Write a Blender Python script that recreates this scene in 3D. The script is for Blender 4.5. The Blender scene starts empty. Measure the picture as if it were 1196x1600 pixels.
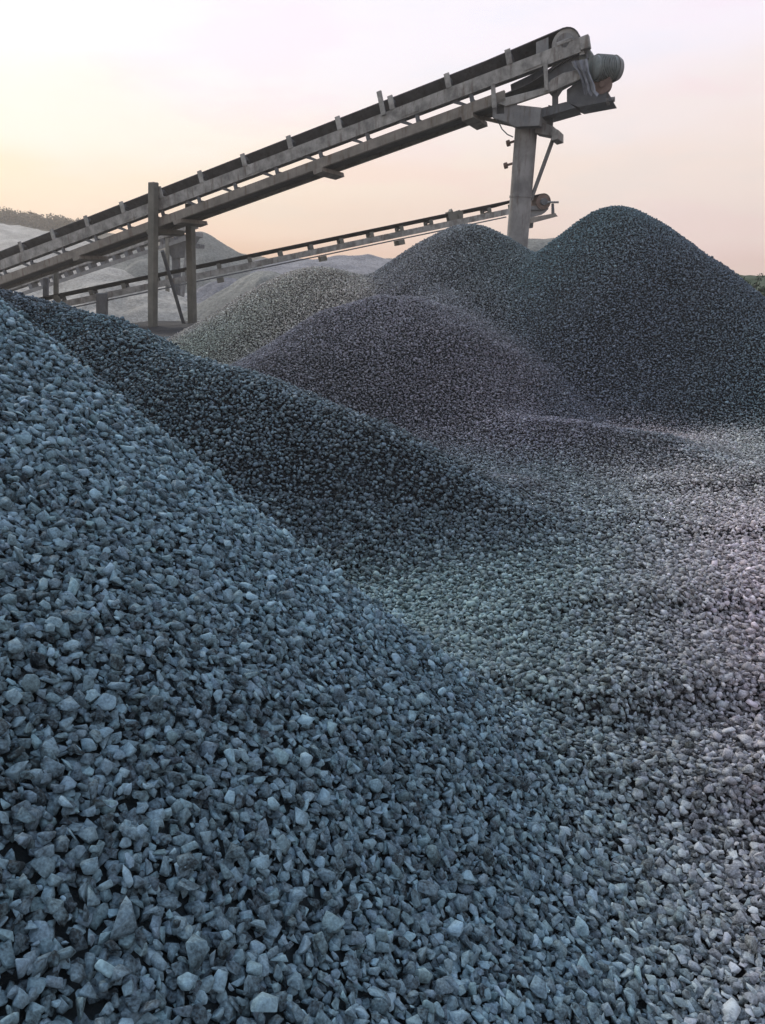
import bpy, bmesh, math, random
import numpy as np
from mathutils import Vector, Matrix
R = math.radians
C = bpy.context.scene.collection
rng = np.random.default_rng(7)
random.seed(7)

# ------------------------------------------------------------------ camera
PITCH = R(17.8); F = 1155.0; CAMZ = 1.7
CP, SP = math.cos(PITCH), math.sin(PITCH)
cam = bpy.data.cameras.new('camera'); camo = bpy.data.objects.new('camera', cam); C.objects.link(camo)
camo.location = (0, 0, CAMZ); camo.rotation_euler = (R(90) - PITCH, 0, 0)
cam.sensor_fit = 'VERTICAL'; cam.sensor_height = 24; cam.sensor_width = 24
cam.angle = 2 * math.atan(800 / F)
cam.clip_start = .05; cam.clip_end = 3000
bpy.context.scene.camera = camo
vs = bpy.context.scene.view_settings
vs.view_transform = 'Standard'; vs.look = 'None'; vs.gamma = 1; vs.use_curve_mapping = False
vs.exposure = 0.0

# ------------------------------------------------------------------ sky and sun
SUN_EL, SUN_AZ = R(30), R(-42)          # hazy sun behind and to the left, above the frame (azimuth from +Y, negative = left)
w = bpy.data.worlds.new('World'); bpy.context.scene.world = w; w.use_nodes = True
nt = w.node_tree; nt.nodes.clear()
def N(nt, t, **kw):
    n = nt.nodes.new(t)
    for k, v in kw.items():
        setattr(n, k, v)
    return n
def ramp(nt, stops, interp='EASE'):
    n = nt.nodes.new('ShaderNodeValToRGB'); cr = n.color_ramp; cr.interpolation = interp
    while len(cr.elements) > 1: cr.elements.remove(cr.elements[-1])
    cr.elements[0].position = stops[0][0]; cr.elements[0].color = (*stops[0][1], 1)
    for p, c in stops[1:]:
        e = cr.elements.new(p); e.color = (*c, 1)
    return n
def lin(r, g, b):
    f = lambda c: (c / 255 / 12.92) if c / 255 <= .04045 else ((c / 255 + .055) / 1.055) ** 2.4
    return (f(r), f(g), f(b))
L = nt.links.new
out = N(nt, 'ShaderNodeOutputWorld')
sky = N(nt, 'ShaderNodeTexSky'); sky.sky_type = 'NISHITA'; sky.sun_disc = False
sky.sun_elevation = SUN_EL; sky.sun_rotation = SUN_AZ; sky.dust_density = 4; sky.air_density = 1.2
bg1 = N(nt, 'ShaderNodeBackground'); bg1.inputs['Strength'].default_value = .004
L(sky.outputs[0], bg1.inputs['Color'])
# thin bright evening cloud veil over the whole sky
tc = N(nt, 'ShaderNodeTexCoord'); sep = N(nt, 'ShaderNodeSeparateXYZ'); L(tc.outputs['Generated'], sep.inputs[0])
nz = N(nt, 'ShaderNodeTexNoise'); nz.inputs['Scale'].default_value = 2.2; nz.inputs['Detail'].default_value = 5
mp = N(nt, 'ShaderNodeMapping'); mp.inputs['Scale'].default_value = (1, 1, 3.5)
L(tc.outputs['Generated'], mp.inputs[0]); L(mp.outputs[0], nz.inputs['Vector'])
ma = N(nt, 'ShaderNodeMath', operation='MULTIPLY_ADD'); ma.inputs[1].default_value = .15; L(nz.outputs[0], ma.inputs[0]); 
md = N(nt, 'ShaderNodeMath', operation='SUBTRACT'); L(sep.outputs[2], md.inputs[0]); md.inputs[1].default_value = .075
L(md.outputs[0], ma.inputs[2])
left = ramp(nt, [(0, lin(238, 180, 120)), (.05, lin(253, 213, 168)), (.11, lin(255, 231, 198)), (.165, lin(254, 245, 230)), (.24, lin(249, 247, 252)), (.5, lin(222, 230, 244)), (1, lin(190, 208, 238))])
right = ramp(nt, [(0, lin(232, 200, 186)), (.05, lin(244, 219, 208)), (.12, lin(244, 224, 214)), (.18, lin(244, 230, 228)), (.27, lin(246, 238, 248)), (.5, lin(222, 230, 244)), (1, lin(190, 208, 238))])
L(ma.outputs[0], left.inputs[0]); L(ma.outputs[0], right.inputs[0])
mx = N(nt, 'ShaderNodeMix', data_type='RGBA')
mr = N(nt, 'ShaderNodeMapRange'); L(sep.outputs[0], mr.inputs[0]); mr.inputs[1].default_value = -.45; mr.inputs[2].default_value = .3
L(mr.outputs[0], mx.inputs[0]); L(left.outputs[0], mx.inputs[6]); L(right.outputs[0], mx.inputs[7])
nz2 = N(nt, 'ShaderNodeTexNoise'); nz2.inputs['Scale'].default_value = 3.2; nz2.inputs['Detail'].default_value = 6; nz2.inputs['Roughness'].default_value = .6; L(mp.outputs[0], nz2.inputs['Vector'])
cl = ramp(nt, [(.36, (.955, .985, 1.0)), (.5, (1, 1, 1)), (.64, (1.0, .95, .975))]); L(nz2.outputs[0], cl.inputs[0])
mx2 = N(nt, 'ShaderNodeMix', data_type='RGBA', blend_type='MULTIPLY'); mx2.inputs[0].default_value = 1; L(mx.outputs[2], mx2.inputs[6]); L(cl.outputs[0], mx2.inputs[7])
bg2 = N(nt, 'ShaderNodeBackground'); zs = N(nt, 'ShaderNodeMapRange', interpolation_type='SMOOTHSTEP'); L(sep.outputs[2], zs.inputs[0]); zs.inputs[1].default_value = .3; zs.inputs[2].default_value = .95; zs.inputs[3].default_value = 1.08; zs.inputs[4].default_value = 1.5
L(zs.outputs[0], bg2.inputs['Strength'])
L(mx2.outputs[2], bg2.inputs['Color'])
ad = N(nt, 'ShaderNodeAddShader'); L(bg1.outputs[0], ad.inputs[0]); L(bg2.outputs[0], ad.inputs[1]); L(ad.outputs[0], out.inputs[0])
sl = bpy.data.lights.new('sun', 'SUN'); sl.energy = 2.6; sl.angle = R(9); sl.color = (1, .94, .87)
so = bpy.data.objects.new('sun', sl); C.objects.link(so)
sd = Vector((math.sin(SUN_AZ) * math.cos(SUN_EL), math.cos(SUN_AZ) * math.cos(SUN_EL), math.sin(SUN_EL)))
so.rotation_euler = sd.to_track_quat('Z', 'Y').to_euler(); so.location = (-20, 30, 20)

# ------------------------------------------------------------------ helpers
def at(u, v, Y):
    x = (u - 598) / F; d = (v - 800) / F
    y = CP - d * SP; z = -(SP + d * CP); t = Y / y
    return (x * t, Y, CAMZ + z * t)
def atd(u, v, D):
    x = (u - 598) / F; d = (v - 800) / F
    return np.array((x * D, (CP - d * SP) * D, CAMZ - (SP + d * CP) * D))
def tag(o, label=None, cat=None, group=None, kind=None):
    if label: o['label'] = label
    if cat: o['category'] = cat
    if group: o['group'] = group
    if kind: o['kind'] = kind
    return o
def empty(name, loc):
    o = bpy.data.objects.new(name, None); C.objects.link(o); o.location = loc; o.empty_display_size = .3
    return o
def link_mesh(name, verts, faces, mat, parent=None, smooth=False):
    me = bpy.data.meshes.new(name); me.from_pydata([tuple(map(float, v)) for v in verts], [], [tuple(f) for f in faces]); me.update()
    me.materials.append(mat)
    if smooth: me.polygons.foreach_set('use_smooth', [True] * len(me.polygons))
    o = bpy.data.objects.new(name, me); C.objects.link(o)
    if parent is not None:
        o.parent = parent
        # vertices are world coordinates: keep them where they are
        o.matrix_parent_inverse = Matrix.Translation(-Vector(parent_world(parent)))
    return o
def parent_world(p):
    v = Vector((0, 0, 0)); 
    while p is not None:
        v += p.location; p = p.parent if p.parent is not None else None
        if p is not None and p.type == 'MESH': break
    return v

# ------------------------------------------------------------------ materials
def pmat(name, rough=.8, metal=0.):
    m = bpy.data.materials.new(name); m.use_nodes = True
    b = m.node_tree.nodes['Principled BSDF']; b.inputs['Specular IOR Level'].default_value = .3; b.inputs['Roughness'].default_value = rough; b.inputs['Metallic'].default_value = metal
    return m, m.node_tree, b
def weathered(name, c1, c2, rough=.75, metal=0., scale=3.0, bump=.004, dust=None):
    m, nt, b = pmat(name, rough, metal); L = nt.links.new
    tc = N(nt, 'ShaderNodeTexCoord')
    n1 = N(nt, 'ShaderNodeTexNoise'); n1.inputs['Scale'].default_value = scale; n1.inputs['Detail'].default_value = 8; n1.inputs['Roughness'].default_value = .65
    L(tc.outputs['Object'], n1.inputs['Vector'])
    r = ramp(nt, [(.35, c1), (.65, c2)], 'LINEAR'); L(n1.outputs[0], r.inputs[0])
    n2 = N(nt, 'ShaderNodeTexNoise'); n2.inputs['Scale'].default_value = scale * 14; n2.inputs['Detail'].default_value = 4
    L(tc.outputs['Object'], n2.inputs['Vector'])
    col = r.outputs[0]
    if dust:   # rust runs down the metal
        mpp = N(nt, 'ShaderNodeMapping'); mpp.inputs['Scale'].default_value = (1, 1, .16); L(tc.outputs['Object'], mpp.inputs[0])
        n3 = N(nt, 'ShaderNodeTexNoise'); n3.inputs['Scale'].default_value = 9; n3.inputs['Detail'].default_value = 6; n3.inputs['Roughness'].default_value = .7; L(mpp.outputs[0], n3.inputs['Vector'])
        rz = ramp(nt, [(.5, (0, 0, 0)), (.72, (1, 1, 1))]); L(n3.outputs[0], rz.inputs[0])
        mq = N(nt, 'ShaderNodeMix', data_type='RGBA'); L(rz.outputs[0], mq.inputs[0]); L(col, mq.inputs[6]); mq.inputs[7].default_value = (c1[0] * .75, c1[1] * .58, c1[2] * .48, 1); col = mq.outputs[2]
    if dust:
        g = N(nt, 'ShaderNodeNewGeometry'); s = N(nt, 'ShaderNodeSeparateXYZ'); L(g.outputs['Normal'], s.inputs[0])
        mrr = N(nt, 'ShaderNodeMapRange'); L(s.outputs[2], mrr.inputs[0]); mrr.inputs[1].default_value = .1; mrr.inputs[2].default_value = .9; mrr.inputs[3].default_value = .12; mrr.inputs[4].default_value = .9
        mu = N(nt, 'ShaderNodeMath', operation='MULTIPLY'); L(mrr.outputs[0], mu.inputs[0]); L(n2.outputs[0], mu.inputs[1])
        mm = N(nt, 'ShaderNodeMix', data_type='RGBA'); L(mu.outputs[0], mm.inputs[0]); L(col, mm.inputs[6]); mm.inputs[7].default_value = (*dust, 1)
        col = mm.outputs[2]
    L(col, b.inputs['Base Color'])
    bp = N(nt, 'ShaderNodeBump'); bp.inputs['Distance'].default_value = bump; bp.inputs['Strength'].default_value = .7
    L(n2.outputs[0], bp.inputs['Height']); L(bp.outputs[0], b.inputs['Normal'])
    return m
def stone_mat(name, dark, light, tint=None, speck=180):
    """crushed rock: each stone has its own tone, fine mineral speckle, dull faces"""
    m, nt, b = pmat(name, .82); L = nt.links.new
    at_ = N(nt, 'ShaderNodeAttribute', attribute_name='tone'); ac = N(nt, 'ShaderNodeAttribute', attribute_name='rock')
    tc = N(nt, 'ShaderNodeTexCoord')
    n1 = N(nt, 'ShaderNodeTexNoise'); n1.inputs['Scale'].default_value = speck; n1.inputs['Detail'].default_value = 3
    n0 = N(nt, 'ShaderNodeTexNoise'); n0.inputs['Scale'].default_value = 38; n0.inputs['Detail'].default_value = 4
    L(tc.outputs['Object'], n1.inputs['Vector']); L(tc.outputs['Object'], n0.inputs['Vector'])
    a = N(nt, 'ShaderNodeMath', operation='MULTIPLY_ADD'); L(n1.outputs[0], a.inputs[0]); a.inputs[1].default_value = .9; L(at_.outputs['Fac'], a.inputs[2])
    a2 = N(nt, 'ShaderNodeMath', operation='MULTIPLY_ADD'); L(n0.outputs[0], a2.inputs[0]); a2.inputs[1].default_value = .9; L(a.outputs[0], a2.inputs[2])
    s = N(nt, 'ShaderNodeMath', operation='SUBTRACT'); L(a2.outputs[0], s.inputs[0]); s.inputs[1].default_value = .88
    mq = N(nt, 'ShaderNodeMapRange'); L(s.outputs[0], mq.inputs[0]); mq.inputs[3].default_value = dark; mq.inputs[4].default_value = light
    vm = N(nt, 'ShaderNodeVectorMath', operation='SCALE'); L(ac.outputs['Color'], vm.inputs[0]); L(mq.outputs[0], vm.inputs['Scale'])
    col = vm.outputs[0]
    if tint:
        n3 = N(nt, 'ShaderNodeTexNoise'); n3.inputs['Scale'].default_value = .55; n3.inputs['Detail'].default_value = 2
        L(tc.outputs['Object'], n3.inputs['Vector'])
        rr = ramp(nt, [(.38, tint[0]), (.5, (1, 1, 1)), (.62, tint[1])]); L(n3.outputs[0], rr.inputs[0])
        mm = N(nt, 'ShaderNodeMix', data_type='RGBA', blend_type='MULTIPLY'); mm.inputs[0].default_value = 1
        L(col, mm.inputs[6]); L(rr.outputs[0], mm.inputs[7]); col = mm.outputs[2]
    L(col, b.inputs['Base Color'])
    bp = N(nt, 'ShaderNodeBump'); bp.inputs['Distance'].default_value = .003; bp.inputs['Strength'].default_value = .8
    L(a2.outputs[0], bp.inputs['Height']); L(bp.outputs[0], b.inputs['Normal'])
    return m
def dust_mat(name, c1, c2, sc=1.0, bump=.06):
    m, nt, b = pmat(name, .95); L = nt.links.new
    tc = N(nt, 'ShaderNodeTexCoord')
    n1 = N(nt, 'ShaderNodeTexNoise'); n1.inputs['Scale'].default_value = .35 * sc; n1.inputs['Detail'].default_value = 9; n1.inputs['Roughness'].default_value = .62
    n2 = N(nt, 'ShaderNodeTexNoise'); n2.inputs['Scale'].default_value = 5 * sc; n2.inputs['Detail'].default_value = 8; n2.inputs['Roughness'].default_value = .7
    for n in (n1, n2): L(tc.outputs['Object'], n.inputs['Vector'])
    r = ramp(nt, [(.3, c1), (.7, c2)], 'LINEAR'); L(n1.outputs[0], r.inputs[0]); rg = ramp(nt, [(.3, (.55, .55, .55)), (.7, (1.3, 1.3, 1.3))], 'LINEAR'); L(n2.outputs[0], rg.inputs[0])
    mm = N(nt, 'ShaderNodeMix', data_type='RGBA', blend_type='MULTIPLY'); mm.inputs[0].default_value = 1; L(r.outputs[0], mm.inputs[6]); L(rg.outputs[0], mm.inputs[7]); L(mm.outputs[2], b.inputs['Base Color'])
    bp = N(nt, 'ShaderNodeBump'); bp.inputs['Distance'].default_value = bump; bp.inputs['Strength'].default_value = .8
    L(n2.outputs[0], bp.inputs['Height']); L(bp.outputs[0], b.inputs['Normal'])
    return m
S = lambda c, k: tuple(x * k for x in c)
BLUE = (.138, .212, .252); SLATE = (.122, .152, .178); PINK = (.205, .205, .225); GREY = (.27, .265, .24)
TINT = ((.80, 1.02, .98), (1.10, .94, 1.02))
ROCK = {'ground': (.40, .365, .37), 'h1': S(BLUE, .84), 'h2': S(SLATE, .86), 'h3': (.196, .208, .225), 'h3a': (.180, .192, .208), 'h3b': S(GREY, 1.2), 'h4': S(SLATE, .98), 'h5': tuple(.5 * (a + b) * .85 for a, b in zip(PINK, SLATE)), 'h6': tuple(.5 * (a + b) * .9 for a, b in zip(PINK, SLATE))}
MSTONE = stone_mat('crushed_stone', .10, 1.9)
MSTONE_FAR = stone_mat('crushed_stone_far', .10, 1.9)
MSTONE_FAR.node_tree.nodes['Principled BSDF'].inputs['Specular IOR Level'].default_value = 0
for n_ in [n for n in MSTONE_FAR.node_tree.nodes if n.type == 'BUMP']: MSTONE_FAR.node_tree.nodes.remove(n_)
MB_ = {k: dust_mat('stone_bed_' + k, S(c, .05), S(c, .14), 3, .02) for k, c in
       dict(ground=PINK, h1=BLUE, h2=SLATE, h3=SLATE, h3a=SLATE, h3b=GREY, h4=SLATE, h5=PINK, h6=PINK).items()}  # near-black bed: shade in the gaps between stones is painted into its colour

# ------------------------------------------------------------------ terrain
def A_(*p): return at(*p)
HEAPS = {
 'h1': (None, .7, .35),
 'h2': ([(-5.6, 6.9, 1.62)] + [A_(*p) for p in [(0, 462, 6.8), (80, 474, 6.6), (160, 492, 6.35), (260, 540, 6.0), (400, 592, 5.6), (560, 654, 5.35), (700, 728, 5.05), (800, 790, 4.9)]], .72, .22),
 'h3b': ([A_(505, 418, 13.2), A_(560, 442, 12.6)], .60, .8),
 'h3a': ([A_(770, 640, 8.3), A_(700, 540, 9.4), A_(640, 460, 10.3), A_(600, 462, 10.2), A_(540, 480, 9.9), (-.95, 9.3, .95)], .64, .4),
 'h3': ([A_(728, 350, 13.6), A_(738, 352, 13.3), A_(670, 425, 12.0), A_(690, 480, 10.8)], .70, .5),
 'h4': ([A_(868, 625, 8.9), A_(832, 545, 10.2), A_(878, 442, 11.4), A_(968, 321, 12.3), A_(976, 322, 12.4), A_(1196, 484, 10.2), A_(1420, 650, 8.0)], .82, .42),
 'h5': ([A_(790, 655, 8.0), A_(900, 661, 7.7), A_(1030, 683, 7.3), A_(1120, 722, 6.8), A_(1210, 775, 6.4)], .42, .10),
 'h6': ([A_(800, 752, 5.7), A_(900, 796, 5.3), A_(990, 838, 4.9)], .36, .16),
}
def ridge_pts(r, step=.25):
    o = [r[0]]
    for a, b in zip(r, r[1:]):
        a = np.array(a); b = np.array(b); n = max(1, int(np.linalg.norm(b - a) / step))
        for i in range(1, n + 1): o.append(tuple(a + (b - a) * i / n))
    return np.array(o)
RP = {k: (ridge_pts(v[0]) if v[0] else None, v[1], v[2]) for k, v in HEAPS.items()}
def wob(x, y, s, a, ph=0):
    return a * (np.sin(x * s * 1.3 + y * s * .7 + ph) + np.sin(-x * s * .6 + y * s * 1.7 + 1.3 + ph * 2) + np.sin(x * s * 2.3 - y * s * 1.9 + 2.1 + ph * 3) * .6) / 2.6
P1 = np.array(at(0, 480, 3.4)); P2 = np.array(at(560, 930, 2.75)); _d = P2 - P1
def withb(b):
    a = (_d[2] - b * _d[1]) / _d[0]
    return lambda x, y: P1[2] + a * (x - P1[0]) + b * (y - P1[1])
FRONT = withb(.02); BACK = withb(-.62)
def smin(a, b, k):
    m = np.minimum(a, b); return m - k * np.log(np.exp(-(a - m) / k) + np.exp(-(b - m) / k))
def hk(k, x, y):
    if k == 'h1':
        z = smin(FRONT(x, y), BACK(x, y), .03) + .02
        return smin(z, 2.7 - .6 * np.maximum(0, -4 - x), .15)
    Rr, slp, r = RP[k]; best = np.full(x.shape, -99.)
    for (a, b, c) in Rr:
        d = np.hypot(x - a, y - b)
        best = np.maximum(best, c - slp * (np.sqrt(d * d + r * r) - r))
    return best
def sstep(a, b, x):
    t = np.clip((x - a) / (b - a), 0, 1); return t * t * (3 - 2 * t)
def ledge(x, y, y0, x0, x1, a, dec):
    yy = y - y0 - .10 * np.sin(x * 2.3 + y0) - .05 * np.sin(x * 6.1 + 2 * y0)
    return a * (.5 + .5 * np.tanh(yy / .05)) * np.exp(-np.maximum(yy, 0) / dec) * sstep(x0 - .3, x0 + .2, x) * (1 - sstep(x1 - .3, x1 + .4, x))
def ground(x, y):
    return ledge(x, y, 2.75, .2, 1.9, .13, .5) + ledge(x, y, 2.25, .25, 1.5, .10, .35) + ledge(x, y, 3.6, .9, 3.4, .08, .7) + ledge(x, y, 4.9, 1.6, 4.6, .06, .8) + ledge(x, y, 6.0, 2.2, 5.6, .06, .8) + wob(x, y, 2.2, .03) + wob(x, y, .7, .05, 1.) + wob(x, y, 5.1, .012, 2.) + .62 * sstep(11, 15, y) - .05
KEYS = list(HEAPS)
def height(x, y):
    hs = [ground(x, y)] + [hk(k, x, y) + wob(x, y, 1.7, .04, i) + wob(x, y, 4.1, .015, i) for i, k in enumerate(KEYS)]
    hs = np.stack(hs); own = hs.argmax(0); K = .09
    m = hs.max(0); return m + K * np.log(np.exp(np.clip((hs - m) / K, -30, 0)).sum(0)), own
GX0, GX1, GY0, GY1, GS = -9.0, 11.0, -3.0, 20.0, .06
gx = np.arange(GX0, GX1, GS); gy = np.arange(GY0, GY1, GS)
GXm, GYm = np.meshgrid(gx, gy); GZ, GO = height(GXm, GYm)
def samp(x, y):
    i = np.clip((x - GX0) / GS, 0, len(gx) - 1.01); j = np.clip((y - GY0) / GS, 0, len(gy) - 1.01)
    i0 = i.astype(int); j0 = j.astype(int); a = i - i0; b = j - j0
    return GZ[j0, i0] * (1 - a) * (1 - b) + GZ[j0, i0 + 1] * a * (1 - b) + GZ[j0 + 1, i0] * (1 - a) * b + GZ[j0 + 1, i0 + 1] * a * b
def own_at(x, y):
    i = np.clip(np.round((x - GX0) / GS).astype(int), 0, len(gx) - 1); j = np.clip(np.round((y - GY0) / GS).astype(int), 0, len(gy) - 1)
    return GO[j, i]
def np_mesh(name, V, loops, nper, mat, tone=None, rock=None):
    me = bpy.data.meshes.new(name)
    nf = len(loops) // nper
    me.vertices.add(len(V)); me.vertices.foreach_set('co', V.astype(np.float32).ravel())
    me.loops.add(len(loops)); me.loops.foreach_set('vertex_index', loops.astype(np.int32))
    me.polygons.add(nf); me.polygons.foreach_set('loop_start', np.arange(0, nf * nper, nper, dtype=np.int32))
    me.update(calc_edges=True)
    if tone is not None:
        a = me.attributes.new('tone', 'FLOAT', 'POINT'); a.data.foreach_set('value', tone.astype(np.float32))
    if rock is not None:
        a = me.attributes.new('rock', 'FLOAT_COLOR', 'POINT'); a.data.foreach_set('color', np.concatenate([rock, np.ones((len(rock), 1))], 1).astype(np.float32).ravel())
    me.materials.append(mat)
    return me
LAB = {
 'ground': ('ground', None, None),
 'h1': ('stone_heap', 'steep foreground slope of large blue-grey crushed stones filling the lower left', 'stone heap'),
 'h2': ('stone_heap', 'long dark slate gravel ridge running just behind the large foreground stones', 'stone heap'),
 'h3': ('stone_heap', 'grey gravel heap whose round top buries the foot of the steel pipe column', 'stone heap'),
 'h3a': ('stone_heap', 'rounded dark shoulder of gravel in the middle, in front of the heap at the column', 'stone heap'),
 'h3b': ('stone_heap', 'pale grey-beige gravel heap just right of the conveyor legs', 'stone heap'),
 'h4': ('stone_heap', 'tall dark gravel cone under the head of the big conveyor at right', 'stone heap'),
 'h5': ('stone_berm', 'low gravel berm with a pale crest at the foot of the tall dark cone', 'gravel berm'),
 'h6': ('stone_berm', 'gentle gravel spine running down from the middle heaps to the flat floor', 'gravel berm'),
}
heap_obj = {}
nx, ny = len(gx), len(gy)
idx = np.arange(nx * ny).reshape(ny, nx)
q = np.stack([idx[:-1, :-1], idx[:-1, 1:], idx[1:, 1:], idx[1:, :-1]], -1).reshape(-1, 4)
fo = GO[:-1, :-1].ravel()
ALLV = np.stack([GXm.ravel(), GYm.ravel(), GZ.ravel() - .024], -1)
for i, k in enumerate(['ground'] + KEYS):
    f = q[fo == i]
    if not len(f): continue
    used, inv = np.unique(f.ravel(), return_inverse=True)
    me = np_mesh(LAB[k][0], ALLV[used], inv, 4, MB_[k]); me.polygons.foreach_set('use_smooth', [True] * len(me.polygons))
    o = bpy.data.objects.new(LAB[k][0], me); C.objects.link(o)
    if k == 'ground': tag(o, kind='structure')
    else: tag(o, LAB[k][1], LAB[k][2], 'heaps of crushed stone')
    heap_obj[k] = o
# wide quarry floor out to the horizon
o = link_mesh('quarry_floor', [(-900, -300, -.35), (900, -300, -.35), (900, 1500, -.35), (-900, 1500, -.35)], [(0, 1, 2, 3)],
              dust_mat('quarry_dust', (.22, .21, .19), (.34, .32, .29)))
tag(o, kind='structure')

# ------------------------------------------------------------------ stones
def hull(pts):
    bm = bmesh.new()
    for p in pts: bm.verts.new(p)
    r = bmesh.ops.convex_hull(bm, input=bm.verts)
    dead = [v for v in bm.verts if not v.link_faces]
    bmesh.ops.delete(bm, geom=dead, context='VERTS')
    return bm
def protos(n, npts, bevel):
    res = []
    for i in range(n):
        p = rng.normal(size=(npts, 3)); p /= np.linalg.norm(p, axis=1)[:, None]
        p = np.sign(p) * np.abs(p) ** .75                      # blockier than a ball
        p *= rng.uniform(.82, 1.0, (npts, 1)) * np.array([1, rng.uniform(.5, .95), rng.uniform(.26, .72)])
        bm = hull(p)
        if bevel:
            bmesh.ops.bevel(bm, geom=bm.edges[:], offset=.055, segments=1, affect='EDGES', clamp_overlap=True)
        bmesh.ops.triangulate(bm, faces=bm.faces[:])
        bmesh.ops.recalc_face_normals(bm, faces=bm.faces[:])
        bm.verts.index_update()
        V = np.array([v.co[:] for v in bm.verts]); Fc = np.array([[v.index for v in f.verts] for f in bm.faces]); bm.free()
        V /= np.abs(V[:, 0]).max() * 2                          # longest axis ~1
        res.append((V, Fc))
    return res
NEAR = protos(36, 11, True); MID = protos(30, 11, False); FAR = protos(24, 8, False)
# candidate positions
def visible(x, y, z):
    """can a spot be seen from the photo's viewpoint or from one a step or two to either side / higher"""
    vis = np.zeros(len(x), bool)
    for cx, cy, cz in [(0, 0, CAMZ), (-.5, -.6, CAMZ + .3), (.9, 0, CAMZ + .1), (2.4, 1, CAMZ + .5), (-.4, .5, CAMZ + .9)]:
        ok = np.ones(len(x), bool)
        for t in np.concatenate([np.linspace(.05, .8, 22), np.linspace(.82, .985, 14)]):
            px, py, pz = cx + (x - cx) * t, cy + (y - cy) * t, cz + (z - cz) * t
            ok &= samp(px, py) < pz + .05
        vis |= ok
    return vis
def layer(cell, y0, y1, jit=.5):
    xs = np.arange(GX0 + .1, GX1 - .1, cell); ys = np.arange(y0, y1, cell)
    X, Y = np.meshgrid(xs, ys); X = X.ravel() + rng.uniform(-jit, jit, X.size) * cell; Y = Y.ravel() + rng.uniform(-jit, jit, Y.size) * cell
    a = np.abs(X) < .80 * np.maximum(Y, 0) + 1.1       # inside a wide wedge in front of the camera
    X, Y = X[a], Y[a]; Z = samp(X, Y)
    d = np.sqrt(X ** 2 + Y ** 2 + (Z - CAMZ) ** 2)
    v = visible(X, Y, Z + .03)
    return X[v], Y[v], Z[v], d[v]
def scatter():
    """returns x, y, z, dist, size, lift"""
    out = []
    for cell, y0, y1, s0, spread, lift0, lift1 in [
        (.0190, .05, 4.6, .0300, .15, -.50, -.05), (.0275, .05, 4.6, .0330, .17, -.1, .35), (.065, .05, 4.6, .036, .22, .25, .6), (.046, .05, 3.2, .013, .3, .1, .9),
        (.0245, 4.6, 9.0, .028, .20, -.35, .05), (.040, 4.6, 9.0, .031, .24, .05, .45),
        (.0265, 9.0, 15.0, .030, .22, -.25, .05), (.048, 9.0, 15.0, .031, .22, .0, .3)]:
        X, Y, Z, d = layer(cell, y0, y1)
        s = s0 * np.exp(rng.normal(0, spread, len(X))); s = np.clip(s, s0 * .5, s0 * 1.5)
        out.append(np.stack([X, Y, Z, d, s, rng.uniform(lift0, lift1, len(X))]))
    return np.concatenate(out, 1)
ST = scatter()
eps = .03
def rotmats(nx_, ny_, nz_, n):
    nrm = np.stack([nx_, ny_, nz_], -1); nrm += rng.normal(0, .38, nrm.shape); nrm /= np.linalg.norm(nrm, axis=1)[:, None]
    r = rng.normal(size=(n, 3)); t = np.cross(nrm, r); t /= np.linalg.norm(t, axis=1)[:, None]; b = np.cross(nrm, t)
    return np.stack([t, b, nrm], -1)
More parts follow.
